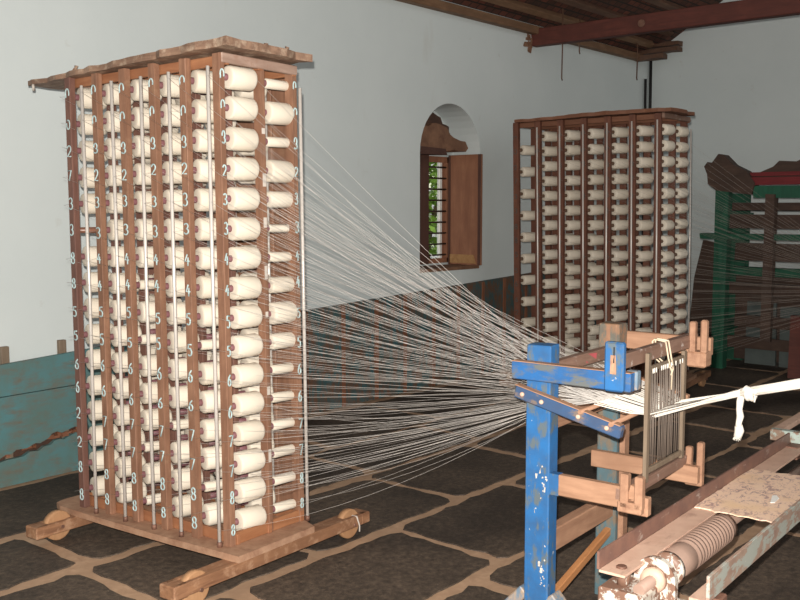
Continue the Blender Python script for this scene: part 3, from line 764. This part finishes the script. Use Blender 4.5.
# cross bars and rails
b = MB(); b.box(.06, .54, .018, .05, .937, .98, bev=.003); cb = sb(b, 'crossbar', M['loom_rail'])
b = MB(); b.box(.3, .38, .016, .0185, .945, .975, jit=.003); sb(b, 'red_paint', plain('red paint smear', (0.5, 0.1, 0.11), .7), cb)
b = MB(); b.box(.06, .54, .01, .055, .325, .405, bev=.004); sb(b, 'crossbar', M['loom_wood'])
b = MB(); b.beam((.07, .03, .15), (.56, .03, .27), .025, .03, bev=.003); sb(b, 'diagonal_stick', M['stick'])
b = MB(); b.box(-.036, .62, -.268, -.232, .995, 1.043, bev=.003, jit=.002); sb(b, 'top_rail', M['loom_rail'])
b = MB(); b.box(.0, .6, -.27, -.235, .572, .609, bev=.003, jit=.002); sb(b, 'bottom_rail', M['loom_rail'])
for z, y in ((.62, .03), (.6, .045), (.56, .012), (.48, .05), (.3, .03), (.28, .02)):
    b = MB(); b.box(-.0012, .001, y, y + random.uniform(.004, .009), z - .008, z + .008, jit=.0025); sb(b, 'paint_drip', M['white_mark'], pA)
b = MB()
for k in range(26):
    z = random.choice([.58, .27]) + random.gauss(0, .03); y = random.uniform(.005, .03); b.box(-.0012, .001, y, y + .003, z, z + .004, jit=.0015)
o = sb(b, 'paint_splashes', M['white_mark'], pA); o['kind'] = 'stuff'
# reed behind the blue post
reed = empty('reed', matrix=ST @ Matrix.Translation((.3, .05, .74))); tag(reed, 'comb-like reed between the stand posts that the threads pass through', 'reed')
b = MB(); b.box(-.2, .22, -.012, .012, 0, .06, bev=.003); b.build('bottom_bar', M['loom_wood'], reed)
b = MB(); b.box(-.2, .22, -.01, .01, .2, .225, bev=.003); b.build('top_bar', M['loom_wood'], reed)
b = MB()
for k in range(90): b.box(-.19 + k * .0045, -.1893 + k * .0045, -.003, .003, .055, .205)
o = b.build('dent', M['heddle'], reed); o['kind'] = 'stuff'
for k, (y, z, lb) in enumerate([(-.235, .822, 'thin round lease rod at the tip of the dull blue diagonal brace'), (-.13, .848, 'second thin lease rod farther up the diagonal brace under the threads')]):
    b = MB(); b.tube([(-.045, y, z), (.56, y, z + .004)], .0075, 8); o = b.build('lease_rod', M['loom_wood']); o.matrix_world = ST; tag(o, lb, 'rod', 'lease rods under the threads')

# heddle frame
hf = empty('heddle_frame', matrix=ST @ Matrix.Translation((.29, -.28, .605))); tag(hf, 'upright heddle frame of two laths and wire heddles that the white yarn passes through', 'heddle frame')
for x, z0, z1 in ((-.158, 0.0, .425), (.158, .015, .395)):
    b = MB(); b.box(x - .012, x + .012, -.007, .006, z0, z1, bev=.002); b.build('lath', M['lath'], hf)
for z in (.372, .035):
    b = MB(); b.box(-.152, .156, -.006, .006, z - .009, z + .009, bev=.002); b.build('heddle_bar', M['lath'], hf)
hx = [-.132, -.12, -.105, -.096, -.08, -.06, -.045, -.03, -.012, -.004, .008, .025, .036, .05, .066, .09, .105, .128]
for x in hx:
    a = random.uniform(-.004, .004)
    b = MB(); b.tube([(x, 0, .37), (x + a, -.004, .22), (x + a, 0, .2), (x + a * .4, 0, .05)], .0022, 5)
    b.tube([(x + a, 0, .225), (x + a + .004, 0, .212), (x + a, 0, .2)], .0014, 4)
    h = b.build('heddle', M['heddle'], hf)
    if random.random() < .4: continue
    b = MB(); b.tube([(x, -.007, .372), (x, -.007, .356)], .0022, 5); b.build('thread_tie', M['rope'], h)
cd = MB()
for x in (-.045, -.02):
    cd.tube([(x, -.023, .443), (x + .01, .02, .447), (x, .023, .44), (x, .02, .39), (x, -.012, .365), (x + .012, -.038, .355), (x - .004, -.036, .385), (x, -.023, .443)], .003, 6)
cd.tube([(-.045, -.04, .36), (-.03, -.042, .34), (-.028, -.04, .28)], .003, 6); cd.tube([(-.02, -.04, .36), (-.03, -.045, .35), (-.04, -.042, .33)], .003, 6)
o = cd.build('tied_string', M['cord']); o.matrix_world = ST @ Matrix.Translation((.34, -.25, .605)) ; tag(o, 'looped beige cord tying the heddle frame to the rail above it', 'cord')

# ------------------------------------------------------------------ threads
def sag_line(mb, pts, sag, r, n=3, seg=10):
    a, b = Vector(pts[-2]), Vector(pts[-1])
    out = [Vector(p) for p in pts[:-2]]
    for i in range(seg + 1):
        t = i / seg; p = a.lerp(b, t); p.z -= sag * 4 * t * (1 - t); out.append(p)
    mb.tube(out, r, n, caps=False)
th = MB()
rodY = [.045, .273, .446, .638, .845, 1.0]
ends = []
for (x, y, z, i, rk, k) in starts:
    if (i, k, rk) == (5, 5, 0): continue
    nose = NEAR @ Vector((x - .004, y, z))
    if rk == 0: guide = NEAR @ Vector((-.027, rodY[i] - .008, z + random.uniform(-.015, .015)))
    else: guide = NEAR @ Vector((XS - .03, y - .05, z + random.uniform(-.01, .01)))
    ex = .07 + .45 * ((i * 2 + rk) + random.random()) / 12
    ez = .868 + .06 * (7.5 - k) / 7.5 * .9 + random.uniform(-.006, .006)
    end = ST @ Vector((ex, .05, ez))
    ends.append((ex, ez))
    sag = (.006 + .03 * random.random() ** 2) if k < 11 else (.02 + .07 * random.random())
    sag_line(th, [nose, guide, end], sag, .00054)
for (ex, ez) in ends:
    z1 = .857 + random.uniform(-.001, .003)
    p = [ST @ Vector((ex, .05, ez)), ST @ Vector((ex, -.13, z1))]
    th.tube(p, .0011, 3, caps=False)
tag(th.build('warp_threads', M['thread']), 'fan of fine white warp threads stretched from the near creel to the blue stand', 'threads', kind='stuff')

# strands from the lease rods through the heddles into a knotted rope
rp = empty('yarn_rope', matrix=ST @ Matrix.Translation((.42, -.49, .88))); tag(rp, 'white yarn gathered from the heddles into a thick knotted rope running out right', 'rope')
inv = (ST @ Matrix.Translation((.42, -.49, .88))).inverted()
O = Vector((.42, -.49, .88))
b = MB()
for k in range(70):
    u = random.random(); x0 = .05 + .48 * u; xh = .15 + .29 * u + random.uniform(-.008, .008)
    dz = random.choice([0, 0, .012, -.006])
    pts = [(x0, -.13, .858), (x0 * .6 + xh * .4, -.235, .832 + dz * .3), (xh, -.28, .815 + dz)]
    ku = (u - .5) * .018
    pts += [(xh * .5 + .42 * .5, -.385, .848 + dz * .6), (.42 + ku, -.485, .88 + random.uniform(-.01, .01))]
    b.tube([Vector(p) - O for p in pts], [.0016, .0018, .0022, .0026, .003], 4, caps=False)
o = b.build('strand', M['rope'], rp); o['kind'] = 'stuff'
b = MB()
for k in range(7):
    a = 2 * PI * k / 7; off = Vector((math.cos(a) * .006, 0, math.sin(a) * .009))
    b.tube([Vector((0, 0, 0)) + off, Vector((-.01, -.12, .035)) + off, Vector((-.04, -.3, .09)) + off * 1.25, Vector((-.1, -.6, .2)) + off * 1.3, Vector((-.3, -1.9, .45)) + off * 1.3], .008, 7)
b.build('rope', M['rope'], rp)
b = MB()
pts = [(.02 * math.cos(t) * .9, -.005 - .012 * t / 6 - .01, .017 * math.sin(t)) for t in [i * .6 for i in range(22)]]
b.tube(pts, .0085, 8); b.tube([(.012, .012, -.006), (-.01, -.02, .018), (-.014, -.055, .008)], [.006, .012, .006], 8)
kn = b.build('knot', M['rope'], rp)
b = MB(); b.tube([(.0, -.0, -.008), (.002, .004, -.03), (-.004, .004, -.055), (.003, .002, -.08), (-.004, .004, -.1), (-.001, .005, -.118)], [.011, .0125, .010, .0125, .010, .012], 9)
b.tube([(-.001, .005, -.112), (.002, .003, -.128), (-.003, .007, -.152)], [.013, .016, .013], 9)
for k in range(26): b.tube([(-.003 + random.uniform(-.01, .01), .006 + random.uniform(-.01, .01), -.14), (-.003 + random.uniform(-.014, .014), .006 + random.uniform(-.014, .014), -.156 - random.random() * .006)], .0012, 4)
b.build('rope_tail', M['rope'], rp)
b = MB(); b.tube([(-.01, -.045, .0), (-.008, -.047, -.015), (-.012, -.046, -.024)], .003, 5); b.build('loose_end', M['rope'], rp)

# threads of the rear creel leaving to the right
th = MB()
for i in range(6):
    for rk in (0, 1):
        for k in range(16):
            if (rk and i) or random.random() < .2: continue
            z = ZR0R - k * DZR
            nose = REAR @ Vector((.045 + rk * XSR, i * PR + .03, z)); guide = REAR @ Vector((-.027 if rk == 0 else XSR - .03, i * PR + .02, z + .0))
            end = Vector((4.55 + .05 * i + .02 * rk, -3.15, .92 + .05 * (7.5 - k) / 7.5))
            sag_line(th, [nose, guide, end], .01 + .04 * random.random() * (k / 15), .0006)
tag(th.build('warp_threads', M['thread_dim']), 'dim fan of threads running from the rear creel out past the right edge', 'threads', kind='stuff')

# ------------------------------------------------------------------ iron beaming carriage, bottom right
MZ = .45
CR = Matrix.Translation((-.26, -3.74, 0)) @ Matrix.Rotation(math.radians(1.9), 4, 'Z')
cr = empty('iron_carriage', matrix=CR); tag(cr, 'rusty iron rail carriage with coiled shaft and white bearing, bottom right foreground', 'machine')
b = MB(); b.box(0, 1.86, .15, .158, MZ, MZ + .053, bev=.001); r1 = b.build('rail', M['rail_back'], cr)
b = MB(); b.box(0, 1.86, .07, .151, MZ - .008, MZ, bev=.001); fl_ = b.build('rail_flange', M['rust_light'], r1)
b = MB(); b.lathe([(0, .016), (.004, .016), (.007, .012)], 'Z', (.055, .105, MZ), 10); b.build('rivet', M['rust'], r1)
b = MB(); b.box(.02, 2.6, -.168, -.158, MZ - .022, MZ + .05, bev=.001); r2 = b.build('rail', M['rail_green'], cr)
b = MB(); b.box(.02, 2.6, -.159, -.11, MZ - .03, MZ - .022, bev=.001); b.build('rail_flange', M['rust_light'], r2)
# spacer, block, legs
b = MB(); b.lathe([(MZ - .055, .02), (MZ - .008, .02)], 'Z', (.07, .105, 0), 14); b.build('spacer', M['white_metal'], cr)
b = MB(); b.box(.01, .16, .02, .16, MZ - .12, MZ - .055, bev=.006); b.build('bearing_block', M['white_metal'], cr)
for x, y in ((.085, .09), (.1, -.15), (2.35, .1), (2.35, -.15)):
    b = MB(); b.box(x - .03, x + .03, y - .03, y + .03, .005, MZ - (.12 if y > 0 and x < 1 else .03), bev=.004); b.build('leg', M['rust'], cr)
for x in (.1, 2.35):
    b = MB(); b.box(x - .02, x + .02, -.15, .1, .12, .16); b.build('cross_tie', M['rust'], cr)
b = MB(); b.box(2.33, 2.37, .06, .16, MZ - .05, MZ - .008); b.build('spacer', M['white_metal'], cr)
# shaft, flange discs, coil
SY, SZ_ = .04, MZ - .045
b = MB(); b.tube([(.03, SY, SZ_), (2.4, SY, SZ_)], .018, 12); sh = b.build('shaft', M['coil'], cr)
b = MB()
a0 = [(SY + .064 * math.cos(t), SZ_ + .064 * math.sin(t)) for t in [PI * k / 14 for k in range(15)]] + [(SY - .064, SZ_ - .1), (SY + .064, SZ_ - .1)]
b.prism([(.14, y, z) for y, z in a0], (.022, 0, 0)); b.build('bearing_plate', M['white_metal'], cr)
b = MB(); b.lathe([(.115, .02), (.118, .036), (.14, .04)], 'X', (0, SY, SZ_), 20); b.build('shaft_collar', M['rust_light'], sh)
b = MB(); b.lathe([(.225, .03), (.228, .052), (.25, .052), (.253, .03)], 'X', (0, SY, SZ_), 24); b.build('flange_disc', M['white_metal'], sh)
b = MB(); pr = [(.253, .028), (.26, .046), (.36, .05)]
N = 13
for k in range(N):
    x = .375 + k * .0245; pr += [(x, .044), (x + .004, .051), (x + .016, .051), (x + .02, .044)]
x = .375 + N * .0245; pr += [(x, .046), (x + .03, .047), (x + .034, .03)]
b.lathe(pr, 'X', (0, SY, SZ_), 28); b.build('coil', M['coil'], sh)
b = MB(); b.box(.02, .18, -.115, SY, MZ - .13, MZ - .1, bev=.004); b.build('bearing_bracket', M['white_metal'], cr)
# far end cross beam
b = MB(); b.box(1.87, 1.91, -.16, .24, MZ + .005, MZ + .055, bev=.002); b.build('cross_beam', M['pale_green'], cr)
b = MB(); b.box(1.91, 2.6, .195, .24, MZ + .03, MZ + .054, bev=.002); b.build('end_rail', M['rust_light'], cr)
b = MB(); b.box(1.8, 1.9, .1, .15, MZ - .05, MZ + .004); b.build('end_bracket', M['rust'], cr)
# stained plate lying on the rails
b = MB(); pts = []
cs = [(.72, .148), (1.34, .15), (1.36, -.155), (.73, -.155)]
for i in range(4):
    a, c = Vector(cs[i]), Vector(cs[(i + 1) % 4]); n = 16
    for k in range(n):
        p = a.lerp(c, k / n); pts.append((p.x + random.uniform(-.008, .008), p.y + (random.uniform(-.004, .002) if i in (0, 2) else random.uniform(-.005, .005)), MZ + .001))
b.prism(pts, (0, 0, .004)); o = b.build('rusty_plate', M['plate']); o.matrix_world = CR @ Matrix.Rotation(0, 4, 'X'); tag(o, 'pale rust-stained flat plate lying across the rails of the iron carriage', 'plate')
b = MB(); b.prism([(.93, -.02, 0), (1.02, .0, 0), (1.03, -.012, 0), (1.0, -.03, 0), (.94, -.032, 0)], (0, 0, .002)); o = b.build('paper_scrap', M['paper']); o.matrix_world = CR @ Matrix.Translation((0, -.03, MZ + .0052)); tag(o, 'small white paper scrap on the rust-stained plate', 'scrap')

# ------------------------------------------------------------------ old green loom by the right wall
lm = empty('old_loom', loc=(6.0, -1.45, 0)); tag(lm, 'old green loom with red striped top beam standing by the right wall', 'loom')
def lb(x0, x1, y0, y1, z0, z1, name, m, jit=.006, bev=.0):
    b = MB(); b.box(x0 - 6.0, x1 - 6.0, y0 + 1.45, y1 + 1.45, z0, z1, bev=bev, jit=jit); return b.build(name, M[m], lm)
lb(5.9, 6.0, -1.55, -1.43, 0.005, 1.72, 'post', 'green'); lb(6.5, 6.6, -1.5, -1.335, .005, 1.62, 'post', 'green')
lb(5.9, 6.0, -3.2, -3.08, .005, 1.72, 'post', 'green'); lb(6.5, 6.6, -3.2, -3.08, .005, 1.62, 'post', 'green')
lb(5.87, 5.95, -3.2, -1.72, 1.69, 1.75, 'red_beam', 'red'); lb(5.9, 5.96, -3.2, -1.74, 1.765, 1.80, 'red_beam', 'red')
lb(5.88, 5.98, -3.2, -1.78, 1.57, 1.68, 'green_beam', 'green')
b = MB(); pts = [(-3.2, 1.75), (-1.72, 1.75), (-1.78, 1.8), (-1.9, 1.85), (-1.95, 1.9), (-2.1, 1.89), (-2.18, 1.93), (-3.2, 1.93)]
b.prism([(.02, y + 1.45, z) for y, z in pts], (.25, 0, 0)); b.build('top_board', M['loom_brown'], lm)
b = MB(); pts = [(-1.33, 1.86), (-1.36, 1.9), (-1.4, 1.89), (-1.46, 1.97), (-1.51, 1.96), (-1.6, 1.87), (-1.72, 1.81), (-1.8, 1.7), (-1.77, 1.6), (-1.62, 1.62), (-1.45, 1.64), (-1.37, 1.7), (-1.36, 1.79)]
b.prism([(-.14, y + 1.45, z) for y, z in pts], (.12, 0, 0)); b.build('carved_headboard', M['loom_brown'], lm)
for (z0, z1, y0, x, m) in ((1.46, 1.53, -1.5, 6.02, 'loom_brown'), (1.30, 1.42, -1.52, 5.95, 'loom_brown'), (1.2, 1.25, -1.3, 5.88, 'green'), (1.0, 1.16, -1.55, 6.1, 'loom_brown'), (.86, .94, -1.55, 6.06, 'green'), (.70, .8, -1.5, 6.0, 'loom_brown'), (.4, .5, -1.6, 6.02, 'loom_brown'), (.2, .3, -1.5, 6.02, 'loom_brown')):
    lb(x, x + .07, -3.15, y0, z0, z1, 'cross_slat', m)
lb(6.1, 6.13, -1.95, -1.68, .05, .62, 'panel', 'loom_grey'); lb(6.05, 6.08, -2.17, -2.0, .05, .6, 'panel', 'loom_grey')
lb(6.3, 6.33, -3.1, -1.5, .05, .85, 'panel', 'loom_brown')
lb(5.85, 5.93, -1.98, -1.9, .3, 1.6, 'post', 'loom_brown')
lb(5.8, 5.9, -2.3, -2.17, .005, .55, 'post', 'tie')
lb(5.92, 6.6, -1.53, -1.45, .35, .43, 'side_rail', 'green'); lb(5.92, 6.6, -1.53, -1.45, 1.35, 1.43, 'side_rail', 'green')
b = MB(); b.prism([(6.35, -1.0, .006), (6.35, -1.28, .006), (6.35, -1.27, 1.15), (6.35, -1.14, 1.17), (6.35, -1.06, .8)], (.04, 0, 0)); o = b.build('timber_board', M['loom_brown']); tag(o, 'dark upright timber board between the rear creel and the green loom', 'board')

# ------------------------------------------------------------------ light and camera
cam_d = bpy.data.cameras.new('camera'); cam = bpy.data.objects.new('camera', cam_d); col.objects.link(cam)
cam_d.sensor_width = 36; cam_d.lens = 956 / 800 * 36; cam_d.clip_start = .05; cam_d.clip_end = 200
cam.location = (-2.692851, -4.873397, 1.5)
# heading 40 degrees from the window wall, 5.6 degrees down
d0 = Vector((.7660444, .6427876, 0)); d = Vector((d0.x * math.cos(.098), d0.y * math.cos(.098), -math.sin(.098)))
cam.rotation_euler = d.to_track_quat('-Z', 'Y').to_euler()
scene.camera = cam

fl_d = bpy.data.lights.new('camera_flash', 'SPOT'); fo = bpy.data.objects.new('camera_flash', fl_d); col.objects.link(fo)
fl_d.energy = 930; fl_d.color = (1.0, .95, .88); fl_d.shadow_soft_size = .012; fl_d.spot_size = math.radians(100); fl_d.spot_blend = .8
right = Vector((d0.y, -d0.x, 0))
fo.location = Vector(cam.location) + Vector((0, 0, .07)) - right * .02 + d0 * .02
fo.rotation_euler = d.to_track_quat('-Z', 'Y').to_euler()

su = bpy.data.lights.new('sun', 'SUN'); so = bpy.data.objects.new('sun', su); col.objects.link(so)
su.energy = 6; su.angle = .01; su.color = (1, .94, .82)
so.location = (8, 6, 8); so.rotation_euler = Vector((-.75, -.25, -.62)).to_track_quat('-Z', 'Y').to_euler()

wd = bpy.data.worlds.new('daylight'); scene.world = wd; wd.use_nodes = True
bg = wd.node_tree.nodes['Background']; bg.inputs['Color'].default_value = (.97, .97, .95, 1); bg.inputs['Strength'].default_value = .52

vs = scene.view_settings
vs.view_transform = 'Standard'; vs.look = 'None'; vs.gamma = 1; vs.use_curve_mapping = False; vs.exposure = 0.13
